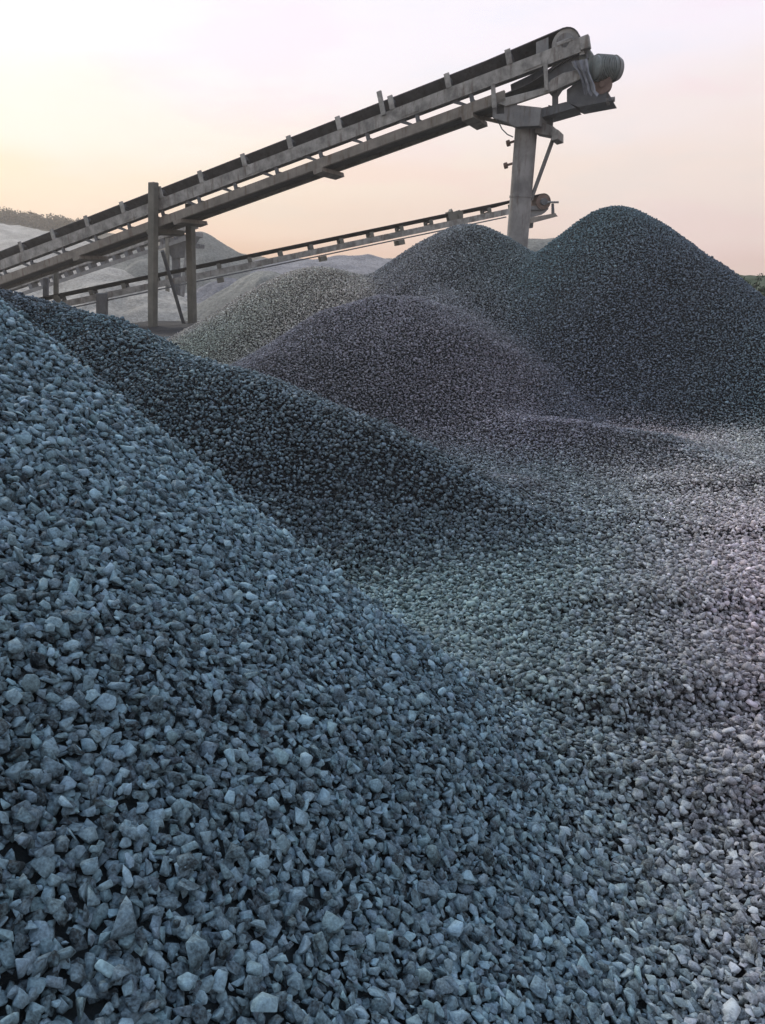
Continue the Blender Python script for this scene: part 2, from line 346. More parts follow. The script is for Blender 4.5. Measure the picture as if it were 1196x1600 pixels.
def build_stones():
    X, Y, Z, D, SZ, LF = ST
    gxx = (samp(X + eps, Y) - samp(X - eps, Y)) / (2 * eps); gyy = (samp(X, Y + eps) - samp(X, Y - eps)) / (2 * eps)
    l = 1 / np.sqrt(1 + gxx ** 2 + gyy ** 2); NX, NY, NZ = -gxx * l, -gyy * l, l
    M = rotmats(NX, NY, NZ, len(X))
    off = SZ * LF
    P = np.stack([X + NX * off, Y + NY * off, Z + NZ * off], -1)
    own = own_at(X + rng.normal(0, .02, len(X)), Y + rng.normal(0, .02, len(X)))
    tone = .06 + .9 * rng.beta(2.0, 3.2, len(X)) + .12 * wob(X, Y, 1.1, 1.)
    # pale dust on berm crests; the ridge's lit rim is painted into its tone
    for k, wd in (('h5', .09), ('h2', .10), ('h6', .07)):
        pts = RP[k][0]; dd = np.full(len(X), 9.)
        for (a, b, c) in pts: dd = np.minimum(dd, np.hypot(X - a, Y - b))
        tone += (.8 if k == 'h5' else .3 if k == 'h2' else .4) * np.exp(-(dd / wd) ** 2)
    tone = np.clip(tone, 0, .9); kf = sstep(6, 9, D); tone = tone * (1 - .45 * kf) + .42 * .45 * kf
    # stones spill over from one heap to the next: mix the kinds across the borders
    hs = np.stack([ground(X, Y)] + [hk(k, X, Y) + wob(X, Y, 1.7, .04, i) for i, k in enumerate(KEYS)])
    wt = np.exp(np.clip((hs - hs.max(0)) / .085, -30, 0)); wt /= wt.sum(0)
    RC = np.array([ROCK[k] for k in ['ground'] + KEYS])
    pk = sstep(.1, 1.7, X - .20 * Y)[:, None]      # the floor gravel turns from teal-grey to lilac-grey towards the right
    FL = (1 - pk) * np.array([.165, .212, .222]) + pk * RC[0]
    mixc = wt.T @ RC + wt[0][:, None] * (FL - RC[0])
    pickc = RC[(rng.random(len(X))[None] < np.cumsum(wt, 0)).argmax(0)]
    rock = .65 * mixc + .35 * np.where((pickc == RC[0]).all(1)[:, None], FL, pickc)
    tn = np.clip(wob(X, Y, .55, 1.6, .8), -1, 1)[:, None] * (1 - wt[1][:, None] * .8)
    rock = rock * (1 + np.maximum(tn, 0) * np.array([-.11, .03, .0]) + np.maximum(-tn, 0) * np.array([.06, -.03, .02]))
    rock *= rng.normal(1, .018, rock.shape)
    lod = np.where(D < 2.9, 0, np.where(D < 6.5, 1, 2))
    names = ['ground'] + KEYS
    cnt = 0
    for oi, k in enumerate(names):
        Vs, Ls, Ts, Rs = [], [], [], []; base = 0
        nfar = 0
        for li, ps in enumerate((NEAR, MID, FAR)):
            sel = np.nonzero((own == oi) & (lod == li))[0]
            if not len(sel): continue
            pick = rng.integers(0, len(ps), len(sel))
            for pi, (V, Fc) in enumerate(ps):
                s = sel[pick == pi]
                if not len(s): continue
                W_ = np.einsum('nij,vj->nvi', M[s] * SZ[s][:, None, None], V) + P[s][:, None, :]
                n, nv = len(s), len(V)
                ff = Fc[None] + (np.arange(n) * nv)[:, None, None] + base
                Vs.append(W_.reshape(-1, 3)); Ls.append(ff.reshape(-1)); Ts.append(np.repeat(tone[s], nv)); Rs.append(np.repeat(rock[s], nv, axis=0)); base += n * nv
                cnt += n; nfar += n * len(Fc) if li == 2 else 0
        if not Vs: continue
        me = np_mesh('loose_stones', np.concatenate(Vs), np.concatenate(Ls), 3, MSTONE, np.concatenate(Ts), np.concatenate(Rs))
        me.materials.append(MSTONE_FAR); mi = np.zeros(len(me.polygons), np.int32); mi[len(mi) - nfar:] = 1; me.polygons.foreach_set('material_index', mi)
        o = bpy.data.objects.new('loose_stones' if k != 'ground' else 'gravel', me); C.objects.link(o)
        if k == 'ground':
            tag(o, 'lilac-grey crushed stone gravel spread over the flat ground at right', 'gravel', kind='stuff')
        else:
            tag(o, kind='stuff'); o.parent = heap_obj[k]
        print('stones', k, base)
    print('total stones', cnt)
build_stones()
#__NEXT__
# ------------------------------------------------------------------ mesh collector
class MBd:
    def __init__(s): s.v = []; s.f = []
    def add(s, V, Fc):
        b = len(s.v); s.v += [tuple(map(float, p)) for p in V]; s.f += [tuple(int(i) + b for i in f) for f in Fc]
    def hexa(s, P8):
        s.add(P8, [(0, 3, 2, 1), (4, 5, 6, 7), (0, 1, 5, 4), (1, 2, 6, 5), (2, 3, 7, 6), (3, 0, 4, 7)])
    def tube(s, a, b, r, n=12, r2=None, caps=True):
        a = np.array(a, float); b = np.array(b, float); d = b - a; d /= np.linalg.norm(d)
        t = np.cross(d, (0, 0, 1)); t = t if np.linalg.norm(t) > .1 else np.cross(d, (1, 0, 0)); t /= np.linalg.norm(t); c = np.cross(d, t)
        r2 = r if r2 is None else r2; V = []
        for i in range(n):
            q = 2 * math.pi * i / n; e = t * math.cos(q) + c * math.sin(q); V += [a + e * r, b + e * r2]
        Fc = [(2 * i, 2 * ((i + 1) % n), 2 * ((i + 1) % n) + 1, 2 * i + 1) for i in range(n)]
        if caps: Fc += [tuple(2 * i for i in range(n))[::-1], tuple(2 * i + 1 for i in range(n))]
        s.add(V, Fc)
    def path(s, pts, r, n=8):
        for a, b in zip(pts, pts[1:]): s.tube(a, b, r, n)
    def extr(s, P, off):
        """polygon P (world points) extruded by vector off"""
        n = len(P); P = [np.array(p, float) for p in P]; V = P + [p + off for p in P]
        s.add(V, [tuple(range(n)), tuple(range(n, 2 * n))[::-1]] + [(i, i + n, (i + 1) % n + n, (i + 1) % n) for i in range(n)])
    def grid(s, G, off):
        """G[i][j] points: a sheet given thickness by off[i][j]"""
        G = np.array(G, float); O = G + np.array(off, float); m, n = G.shape[:2]
        V = list(G.reshape(-1, 3)) + list(O.reshape(-1, 3)); k = m * n; Fc = []
        for i in range(m - 1):
            for j in range(n - 1):
                a, b, c, d = i * n + j, i * n + j + 1, (i + 1) * n + j + 1, (i + 1) * n + j
                Fc += [(a, b, c, d), (a + k, d + k, c + k, b + k)]
        for i in range(m - 1):
            for j in (0, n - 1):
                a, d = i * n + j, (i + 1) * n + j; Fc.append((a, d, d + k, a + k))
        for j in range(n - 1):
            for i in (0, m - 1):
                a, d = i * n + j, i * n + j + 1; Fc.append((a, d, d + k, a + k))
        s.add(V, Fc)
    def build(s, name, mat, parent=None, bevel=0, smooth=False):
        me = bpy.data.meshes.new(name); me.from_pydata(s.v, [], s.f)
        bm = bmesh.new(); bm.from_mesh(me); bmesh.ops.recalc_face_normals(bm, faces=bm.faces[:]); bm.to_mesh(me); bm.free()
        me.materials.append(mat)
        if smooth:
            me.polygons.foreach_set('use_smooth', [True] * len(me.polygons)); me.set_sharp_from_angle(angle=R(35))
        o = bpy.data.objects.new(name, me); C.objects.link(o)
        if bevel:
            m = o.modifiers.new('bevel', 'BEVEL'); m.width = bevel; m.segments = 1; m.limit_method = 'ANGLE'
        if parent is not None:
            o.parent = parent
            root = parent
            while root.parent is not None: root = root.parent
            if parent.type == 'EMPTY' or parent is root:
                o.matrix_parent_inverse = Matrix.Translation(parent.location).inverted()
            else:
                o.matrix_parent_inverse = Matrix.Identity(4)
                # parent mesh sits at the world origin through its own inverse
        return o
class Frame:
    """s runs from the head down towards the tail, w across (0 = near side), h up"""
    def __init__(f, head, tail):
        f.O = np.array(head, float); a = np.array(tail, float) - f.O; f.len = np.linalg.norm(a); f.a = a / f.len
        l = np.cross(f.a, (0, 0, 1)); l /= np.linalg.norm(l)
        if l[1] < 0: l = -l
        f.l = l; n = np.cross(f.a, l); f.n = n if n[2] > 0 else -n
    def P(f, s, w, h): return f.O + f.a * s + f.l * w + f.n * h
    def box(f, mb, s0, s1, w0, w1, h0, h1):
        mb.hexa([f.P(s0, w0, h0), f.P(s1, w0, h0), f.P(s1, w1, h0), f.P(s0, w1, h0), f.P(s0, w0, h1), f.P(s1, w0, h1), f.P(s1, w1, h1), f.P(s0, w1, h1)])
    def pt(f, u, v, w=0.):
        """point where the sight line through a traced pixel meets the vertical-lengthwise plane at offset w"""
        d = atd(u, v, 1.) - np.array([0, 0, CAMZ]); c = np.array([0, 0, CAMZ]); p0 = f.O + f.l * w
        t = np.dot(p0 - c, f.l) / np.dot(d, f.l); return c + d * t
    def sh(f, u, v, w=0.):
        p = f.pt(u, v, w) - f.O; return float(np.dot(p, f.a)), float(np.dot(p, f.n))
    def poly(f, mb, uv, w0, w1):
        mb.extr([f.pt(u, v, w0) for u, v in uv], f.l * (w1 - w0))

STEEL = weathered('dusty_grey_steel', (.11, .115, .12), (.19, .195, .195), .7, 0, 3, .004, (.26, .25, .24))
STEEL_L = weathered('pale_dusty_steel', (.12, .12, .115), (.33, .325, .305), .75, 0, 4.5, .004, (.3, .29, .28))
STEEL_B = weathered('brown_dusty_steel', (.12, .112, .10), (.23, .213, .188), .8, 0, 3, .004, (.3, .27, .23))
DARK = weathered('dark_grimy_steel', (.06, .065, .075), (.11, .12, .13), .7, 0, 4, .004, (.2, .2, .2))
RUBBER = weathered('worn_rubber_belt', (.035, .036, .04), (.075, .075, .08), .85, 0, 5, .003, (.16, .155, .15))
TEAL = weathered('teal_motor_paint', (.10, .125, .122), (.19, .21, .205), .75, 0, 6, .002, (.3, .31, .31))
RUST = weathered('rusty_steel', (.10, .065, .055), (.18, .13, .11), .8, 0, 6, .003, None)
OLIVE = weathered('olive_brown_post', (.09, .09, .078), (.15, .145, .125), .8, 0, 3, .004, None)
BELT2 = weathered('dark_rubber_belt', (.018, .019, .02), (.04, .04, .042), .85, 0, 5, .003)
PIPE = weathered('dusty_pipe_steel', (.12, .12, .122), (.25, .25, .245), .65, 0, 2.5, .002, (.26, .25, .24))

# ------------------------------------------------------------------ the big conveyor
fm = Frame(atd(878, 47, 12.6), atd(0, 392, 18.9))
TAIL = fm.len + 4.5
conv = empty('belt_conveyor', tuple(fm.pt(808, 388, .45)[:2]) + (float(samp(*map(np.array, fm.pt(808, 388, .45)[:2]))),))
tag(conv, 'large steel belt conveyor climbing from the left edge to a motor above the tall cone', 'conveyor')
HS, HR = fm.sh(884, 69, .05)      # head pulley centre
PR = .235
_l = (fm.sh(330, 314)[1] + fm.sh(700, 170)[1]) / 2; RET = _l - .07
# belt: trough on the way up, round the head pulley, flat underneath
def belt_mesh(fr, hs, hh, pr, tail, width, drop, ret, name, mat, parent):
    G = []; O = []
    st = list(np.linspace(tail, hs + 1.6, 60)) + list(np.linspace(hs + 1.4, hs, 6))
    for s_ in st:
        k = min(1, max(0, (s_ - hs) / 1.4)); top = hh + pr + (0 - (hh + pr)) * k
        row = [(.0, 0.), (.10, -.28), (.22, -.72), (.34, -1.), (.5, -1.), (.66, -1.), (.78, -.72), (.90, -.28), (1., 0.)]
        G.append([fr.P(s_, .03 + width * q, top + drop * d_ * k) for q, d_ in row]); O.append([fr.n * -.018] * 9)
    for i in range(1, 13):
        q = math.pi * i / 12 * 1.04; e = fr.n * math.cos(q) - fr.a * math.sin(q)
        G.append([fr.P(hs, .03 + width * j / 8, hh) + e * pr for j in range(9)]); O.append([-e * .018] * 9)
    for s_ in list(np.linspace(hs + .7, tail, 30)):
        k = min(1, (s_ - hs) / .9); hb = (hh - pr) * (1 - k) + ret * k
        G.append([fr.P(s_, .03 + width * j / 8, hb) for j in range(9)]); O.append([fr.n * .018] * 9)
    m = MBd(); m.grid(G, O); return m.build(name, mat, parent, smooth=True)
belt_mesh(fm, HS, HR, PR + .02, TAIL, .80, .24, RET, 'belt', RUBBER, conv)
# carried stone on the belt is out of sight; stringers and chords
def channel(fr, mb, s0, s1, w0, w1, h0, h1, t=.03, open_far=True):
    fr.box(mb, s0, s1, w0, w0 + t, h0, h1)
    fr.box(mb, s0, s1, w0 + t, w1, h1 - t, h1); fr.box(mb, s0, s1, w0 + t, w1, h0, h0 + t)
hT, hB = fm.sh(330, 283)[1], fm.sh(330, 302)[1]
hT2, hB2 = fm.sh(700, 136)[1], fm.sh(700, 157)[1]
lT, lB = fm.sh(330, 314)[1], fm.sh(330, 333)[1]
lT2, lB2 = fm.sh(700, 170)[1], fm.sh(700, 192)[1]
hT, hB, lT, lB = (hT + hT2) / 2, (hB + hB2) / 2, (lT + lT2) / 2, (lB + lB2) / 2
print('channel h', hT, hB, lT, lB, 'len', fm.len, 'a', fm.a, 'l', fm.l)
s_end = fm.sh(922, 66)[0]
m = MBd(); channel(fm, m, s_end + .16, TAIL, -.04, .06, hB, hT); sn = m.build('stringer', STEEL_L, conv)
m = MBd(); fm.box(m, s_end + .16, TAIL, .87, .90, hT - .02, hT + .13); m.build('stringer', STEEL, conv)
m = MBd(); fm.box(m, s_end, s_end + .16, -.06, .10, hB + .02, hT + .0); m.build('end_block', STEEL_L, conv, .01)
s_low = fm.sh(790, 150)[0]
m = MBd(); channel(fm, m, s_low, TAIL, -.03, .05, lT - .175, lT); m.build('lower_chord', STEEL_B, conv)
m = MBd(); channel(fm, m, s_low, TAIL, .89, .84, lT - .13, lT - .01); m.build('lower_chord', STEEL_B, conv)
# idler sets
sa, sb = fm.sh(36, 390)[0], fm.sh(795, 85)[0]
step = (sa - sb) / 11
def idler(fr, s_, parent, hmid, htop, width, bw=.05, mat=None, rr=.05):
    m = MBd(); fr.box(m, s_ - bw, s_ + bw, -.055, -.02, hmid + .0, htop + .02)
    fr.box(m, s_ - bw, s_ + bw, -.02, width + .10, hmid + .003, hmid + .03)
    fr.box(m, s_ - bw, s_ + bw, width + .07, width + .10, hmid + .03, htop)
    o = m.build('idler', mat or STEEL_L, parent)
    r = MBd(); W_ = width / 3
    r.tube(fr.P(s_, .04, htop - .07), fr.P(s_, .03 + W_, hmid + .10), rr)
    r.tube(fr.P(s_, .03 + W_, hmid + .085), fr.P(s_, .03 + 2 * W_, hmid + .085), rr)
    r.tube(fr.P(s_, .03 + 2 * W_, hmid + .10), fr.P(s_, .03 + width, htop - .07), rr)
    r.build('roller', DARK, o); return o
for i in range(-4, 12):
    s_ = sa - step * i
    if s_ < TAIL: idler(fm, s_, conv, hT, 0.0, .80)
for (u, v0, v1) in ((593, 143, 180),):
    s_, h1_ = fm.sh(u, v0, -.05); m = MBd(); fm.box(m, s_ - .045, s_ + .045, -.09, -.045, hT - .05, h1_); m.build('upright_stub', STEEL_L, conv)
# hangers and knee braces in the gap between stringer and lower chord
for u in (-60, 0, 42, 92, 143, 195, 248, 305, 362, 427, 496, 570, 648, 733):
    s_ = fm.sh(u, 400 - u * .37)[0]
    m = MBd(); fm.box(m, s_ - .035, s_ + .035, -.02, .03, lT, hB)
    m.extr([fm.P(s_ + .10, .0, lT), fm.P(s_ + .18, .0, lT), fm.P(s_ + .42, .0, hB), fm.P(s_ + .30, .0, hB)], fm.l * .05)
    fm.box(m, s_ - .03, s_ + .03, .05, .78, lT + .01, lT + .05)
    m.build('hanger', DARK, conv)
for u in (500, 735, 278, 118):
    s_ = fm.sh(u, 420 - u * .33)[0]
    m = MBd(); fm.box(m, s_ - .06, s_ + .16, -.06, .92, lT - .26, lT - .178); m.build('cross_beam', STEEL_B, conv)
# two legs and a brace
def leg(fr, top, bot_u, w, half, parent, mat, name='leg', zb=None):
    T = fr.pt(*top, w); B = fr.pt(bot_u[0], bot_u[1], w); d = B - T
    B = T + d * ((T[2] - .3) / (T[2] - B[2]))
    m = MBd(); o1 = fr.l * half; ah = np.array([fr.a[0], fr.a[1], 0]); ah /= np.linalg.norm(ah); o2 = ah * half
    P8 = [B - o1 - o2, B + o1 - o2, B + o1 + o2, B - o1 + o2, T - o1 - o2, T + o1 - o2, T + o1 + o2, T - o1 + o2]
    m.hexa(P8); return m.build(name, mat, parent, .012)
leg(fm, (240, 285), (239, 510), -.16, .085, conv, OLIVE)
leg(fm, (297, 318), (301, 505), 1.02, .085, conv, OLIVE)
m = MBd(); m.tube(fm.pt(254, 392, .0), fm.pt(288, 508, .95), .045, 8); m.build('brace', DARK, conv)
m = MBd(); fm.box(m, fm.sh(240, 360)[0] - .08, fm.sh(240, 360)[0] + .08, -.16, 1.02, lT - .28, lT - .18); m.build('cross_beam', OLIVE, conv)
# head: pulley, bearing, hood plates, deck, drive
m = MBd(); m.tube(fm.P(HS, .05, HR), fm.P(HS, .80, HR), PR, 36); pul = m.build('head_pulley', STEEL_L, conv, smooth=True)
m = MBd(); m.tube(fm.P(HS, -.04, HR), fm.P(HS, .0499, HR), .075, 20); m.tube(fm.P(HS, .0, HR), fm.P(HS, .0495, HR), .16, 24); m.build('hub', STEEL, pul, smooth=True)
m = MBd(); fm.box(m, HS - .14, HS + .14, -.05, .0, hT - .01, HR + .05); m.build('bearing', STEEL_L, conv, .01)
m = MBd(); fm.poly(m, [(838, 66), (857, 58), (857, 86), (838, 92)], .0, .03); m.build('side_plate', STEEL, conv)
m = MBd(); fm.poly(m, [(852, 112), (880, 92), (906, 80), (910, 100), (904, 116), (882, 120), (868, 128), (860, 140), (853, 140)], .1, .8); m.build('chute_box', DARK, conv)
m = MBd(); fm.poly(m, [(798, 132), (852, 106), (852, 136), (800, 152)], .5, .8); m.build('chute_box', DARK, conv)
m = MBd(); fm.poly(m, [(774, 160), (788, 153), (850, 137), (862, 124), (880, 114), (906, 108), (910, 122), (888, 132), (868, 141), (850, 147), (812, 160), (790, 166)], -.03, .05); m.build('head_frame', STEEL_L, conv, .006)
m = MBd(); fm.poly(m, [(886, 140), (908, 124), (932, 124), (948, 140), (957, 157), (904, 167), (886, 160)], .12, .8); m.build('drive_deck', DARK, conv)
m = MBd(); fm.poly(m, [(800, 180), (862, 165), (885, 159), (900, 168), (862, 179), (800, 195)], .1, .75); m.build('drive_deck', DARK, conv)
m = MBd(); fm.poly(m, [(863, 142), (871, 139), (871, 163), (863, 165)], .1, .2); m.build('post', DARK, conv)
m = MBd(); fm.poly(m, [(849, 94), (855, 92), (857, 141), (851, 142)], -.08, -.04); m.build('post', STEEL_L, conv)
m = MBd(); fm.poly(m, [(767, 132), (773, 130), (776, 168), (769, 168)], -.08, -.04); m.build('post', STEEL_L, conv)
m = MBd()
fm.poly(m, [(770, 160), (800, 158), (800, 163), (776, 165), (776, 178), (788, 178), (788, 165), (800, 163), (846, 168), (843, 196), (806, 198), (790, 190), (770, 184)], .0, .55)
m.build('saddle', STEEL, conv)
m = MBd(); fm.poly(m, [(776, 165), (788, 165), (788, 178), (776, 178)], .1, .4); m.build('saddle_hole', DARK, conv)  # dark block set in the saddle's hole for the shade inside it
# pipe column down into the heaps
ct = fm.pt(825, 172, .42); cb = fm.pt(808, 384, .42)
d_ = cb - ct; cb2 = ct + d_ * ((ct[2] - .2) / (ct[2] - cb[2]))
m = MBd(); m.tube(ct, cb2, .205, 40); col = m.build('pipe_column', PIPE, conv, smooth=True)
for t_ in (.05, .62):
    p_ = ct + (cb - ct) * t_; dd_ = (cb - ct) / np.linalg.norm(cb - ct); m = MBd(); m.tube(p_, p_ + dd_ * .03, .216 if t_ > .1 else .25, 40); m.build('flange', PIPE, col, smooth=True)
for (u, v) in ((797, 223), (793, 258)):
    p = fm.pt(u, v, .42); m = MBd(); m.tube(p + fm.a * -.10, p + fm.a * .02, .022, 8); m.tube(p + fm.a * .0, p + fm.a * .06, .055, 10); m.build('lug', RUST, col)
m = MBd(); fm.poly(m, [(836, 186), (866, 198), (866, 214), (836, 208)], .25, .6); m.build('cross_beam', STEEL, conv, .01)
m = MBd(); fm.poly(m, [(862, 198), (873, 203), (873, 217), (862, 220)], .18, .68); m.build('end_plate', STEEL_L, conv, .006)
m = MBd(); fm.poly(m, [(857, 164), (866, 166), (863, 200), (855, 198)], .4, .46); m.build('post', DARK, conv)
m = MBd(); m.tube(fm.pt(865, 216, .45), fm.pt(830, 312, .45), .038, 8); m.build('brace', STEEL, conv)
m = MBd(); m.tube(fm.pt(738, 181, .4), fm.pt(818, 199, .4), .032, 8); m.build('tie_rod', STEEL_B, conv)
m = MBd(); pts = [(772, 176), (779, 190), (785, 202), (793, 210), (802, 214)]
m.path([fm.pt(u, v, .1) for u, v in pts], .011, 6); m.build('cable', DARK, conv)
# drive: gear case, ribbed motor, sheave, shaft stub
m = MBd(); fm.poly(m, [(905, 80), (918, 72), (926, 82), (930, 92), (927, 116), (914, 122), (904, 108)], .08, .55); gc = m.build('gear_case', TEAL, conv, .02)
mot_a, mot_b = fm.pt(928, 106, .05), fm.pt(928, 106, .05) + fm.l * .26 + fm.a * -.30 + np.array([0, 0, -.06])
m = MBd(); dv = mot_b - mot_a
m.tube(mot_a, mot_b, .19, 28)
mot = m.build('motor', TEAL, conv, smooth=True)
m = MBd()
for i in range(9):
    q = mot_a + dv * (.12 + .085 * i); m.tube(q, q + dv * .03, .212, 28)
m.build('cooling_rib', TEAL, mot)
m = MBd(); m.tube(mot_a - dv * .10, mot_a, .12, 20, .18); m.build('end_cap', TEAL, mot, smooth=True)
m = MBd(); m.tube(mot_b, mot_b + dv * .26, .215, 24, .17); m.build('end_cap', STEEL, mot, smooth=True)
m = MBd(); fm.box(m, *(lambda s_, h_: (s_ - .08, s_ + .08, .15, .35, h_ + .12, h_ + .24))(*fm.sh(938, 108))); m.build('terminal_box', TEAL, mot, .01)
m = MBd(); m.tube(fm.pt(941, 131, .1), fm.pt(941, 131, .1) + fm.l * .14, .155, 28); m.tube(fm.pt(941, 131, .06), fm.pt(941, 131, .1), .05, 12); m.build('drive_sheave', RUST, conv, smooth=True)
m = MBd(); fm.poly(m, [(912, 118), (930, 116), (948, 140), (948, 156), (930, 156), (916, 140)], .2, .5); m.build('bracket', STEEL, conv, .01)
m = MBd(); a_ = fm.pt(940, 158, .2); m.tube(a_, a_ + (fm.pt(961, 155, .2) - a_), .04, 10); m.tube(fm.pt(948, 157, .2), fm.pt(952, 156, .2), .085, 12); m.build('shaft_stub', STEEL, conv)
m = MBd(); fm.poly(m, [(903, 66), (909, 66), (914, 84), (906, 86)], -.02, .05); m.build('bracket', STEEL_L, conv)
# belt wiper blade and spill lip ahead of the head pulley
m = MBd(); fm.box(m, HS - .34, HS - .30, .04, .80, HR - .34, HR - .10); m.build('belt_wiper', DARK, conv)
# bolted splice plates on the near stringer
for u in (205, 395, 640, 830):
    s_ = fm.sh(u, 415 - u * .4)[0]; m = MBd(); fm.box(m, s_ - .16, s_ + .16, -.052, -.0405, hB + .035, hT - .035); m.build('splice_plate', STEEL_L, conv)
# pale rag hanging off the drive
G = []; O = []
rag_uv = [((893, 96), (918, 92)), ((896, 104), (920, 104)), ((903, 112), (921, 112)), ((907, 120), (925, 122)), ((910, 130), (930, 133)), ((911, 139), (931, 142)), ((913, 147), (936, 149))]
for i, (p, q_) in enumerate(rag_uv):
    row = []
    for j in range(9):
        t = j / 8; row.append(fm.pt(p[0] + (q_[0] - p[0]) * t, p[1] + (q_[1] - p[1]) * t + (3 * math.sin(j * 2.1) if i == 6 else 0), -.07 - .045 * math.sin(j * 1.9 + i * .35) - .02 * i * t))
    G.append(row); O.append([fm.l * .006] * 9)
m = MBd(); m.grid(G, O)
rag = m.build('rag', weathered('faded_cloth', (.13, .14, .16), (.22, .23, .25), .9, 0, 8, .003), None, smooth=True)
tag(rag, 'torn pale grey rag draped over the drive at the head of the big conveyor', 'rag')

# ------------------------------------------------------------------ the lower, farther conveyor
f2 = Frame(atd(850, 302, 22.), atd(60, 465, 20.4))
c2 = empty('belt_conveyor', tuple(f2.P(f2.len * .93, .3, 0)[:2]) + (.6,))
tag(c2, 'lower thin belt conveyor with dark belt passing behind the pipe column', 'conveyor')
t2, b2 = f2.sh(520, 388)[1], f2.sh(520, 397)[1]
t2b, b2b = f2.sh(240, 436)[1], f2.sh(240, 446)[1]
t2, b2 = (t2 + t2b) / 2, (b2 + b2b) / 2
s2h = f2.sh(866, 330)[0]; T2 = f2.len + 1.5
bt2 = -.0
G = []
h2s, h2h = f2.sh(850, 315)
belt_mesh(f2, h2s, h2h, .235, T2, .60, .09, t2 - .10, 'belt', BELT2, c2)
for w0, w1 in ((-.04, .05), (.70, .61)):
    m = MBd(); channel(f2, m, f2.sh(828, 330)[0], T2, w0, w1, b2, t2, .025); m.build('stringer', STEEL_L if w0 < 0 else STEEL, c2)
m = MBd(); f2.box(m, f2.sh(790, 330)[0], T2, -.02, .03, b2 - .075, b2 - .04); m.build('lower_rail', DARK, c2)
i0 = f2.sh(764, 325)[0]; i1 = f2.sh(190, 435)[0]; n2 = 12; st2 = (i1 - i0) / n2
for i in range(-1, n2 + 3):
    s_ = i0 + st2 * i
    if s_ < T2: idler(f2, s_, c2, t2, -.10, .60, .055, OLIVE, .035)
for u, v in ((505, 398), (627, 373), (343, 432), (710, 350)):
    s_ = f2.sh(u, v)[0]; m = MBd(); f2.box(m, s_ - .09, s_ + .09, -.03, .7, b2 - .22, b2 - .078); m.build('cross_beam', OLIVE, c2)
leg(f2, (160, 458), (160, 500), .0, .14, c2, DARK)
leg(f2, (72, 434), (72, 470), .6, .07, c2, DARK)
leg(f2, (88, 422), (88, 470), .1, .06, c2, OLIVE)
m = MBd(); m.tube(f2.P(h2s, .04, h2h), f2.P(h2s, .62, h2h), .22, 28); p2 = m.build('head_pulley', RUST, c2, smooth=True)
m = MBd(); m.tube(f2.P(h2s, -.05, h2h), f2.P(h2s, .039, h2h), .10, 16); m.build('hub', DARK, p2, smooth=True)
m = MBd(); f2.poly(m, [(829, 322), (846, 320), (858, 326), (852, 332), (846, 336), (829, 340)], .08, .5); m.build('chute_box', STEEL, c2)
m = MBd(); f2.poly(m, [(828, 340), (868, 333), (872, 338), (830, 349)], -.05, .6); m.build('drive_deck', STEEL_B, c2)
m = MBd(); f2.poly(m, [(863, 318), (866, 318), (867, 335), (863, 336)], .0, .06); m.build('post', DARK, c2)
m = MBd(); m.tube(f2.pt(852, 316, -.02), f2.pt(873, 316, -.02), .03, 8); m.build('shaft_stub', STEEL, c2)
m = MBd(); f2.poly(m, [(828, 348), (834, 347), (833, 356), (828, 357)], .1, .5); m.build('bracket', DARK, c2)
m = MBd(); f2.poly(m, [(700, 331), (704, 331), (706, 326), (709, 331), (718, 328), (724, 330), (724, 343), (703, 346)], .0, .3); m.build('guard', OLIVE, c2)

# ------------------------------------------------------------------ third conveyor and hopper far behind
f3 = Frame(atd(302, 350, 30.), atd(20, 446, 31.))
c3 = empty('belt_conveyor', tuple(f3.P(f3.len, .3, 0)[:2]) + (.6,))
tag(c3, 'small distant conveyor seen beneath the big one, rising to a dark hopper', 'conveyor')
m = MBd(); f3.box(m, 0, f3.len + 3, -.03, .03, -.14, 0); m.build('stringer', STEEL_L, c3)
m = MBd(); f3.box(m, 0, f3.len + 3, .6, .66, -.14, 0); m.build('stringer', STEEL, c3)
m = MBd(); f3.box(m, .1, f3.len + 3, -.03, .03, -.50, -.36); m.build('lower_chord', STEEL, c3)
m = MBd(); f3.box(m, 0, f3.len + 3, .05, .58, .02, .05); m.build('belt', RUBBER, c3)
for i in range(14):
    m = MBd(); f3.box(m, .25 + i * .55, .40 + i * .55, -.02, .6, -.37, -.14); m.build('idler', DARK, c3)
leg(f3, (262, 372), (262, 460), .0, .07, c3, OLIVE)
hop = empty('hopper', tuple(f3.pt(285, 440, .5)[:2]) + (.6,))
tag(hop, 'dark funnel shaped hopper on a post, framed between the two conveyor legs', 'hopper')
m = MBd()
A0 = [f3.pt(254, 380, .1), f3.pt(304, 368, .1)]; A1 = [f3.pt(270, 404, .3), f3.pt(290, 402, .3)]
top = [A0[0], A0[1], A0[1] + f3.l * 1.0, A0[0] + f3.l * 1.0]; bot = [A1[0], A1[1], A1[1] + f3.l * .4, A1[0] + f3.l * .4]
m.hexa([*bot, *top]); m.build('funnel', DARK, hop)
m = MBd(); f3.poly(m, [(250, 376), (306, 362), (307, 369), (251, 384)], .05, 1.15); m.build('rim', STEEL, hop)
leg(f3, (275, 402), (278, 460), .5, .14, hop, DARK, 'post')
leg(f3, (296, 372), (284, 470), .2, .08, hop, STEEL, 'post')
m = MBd(); f3.poly(m, [(306, 380), (316, 382), (316, 388), (306, 388)], .1, .5); m.build('chute', DARK, hop)

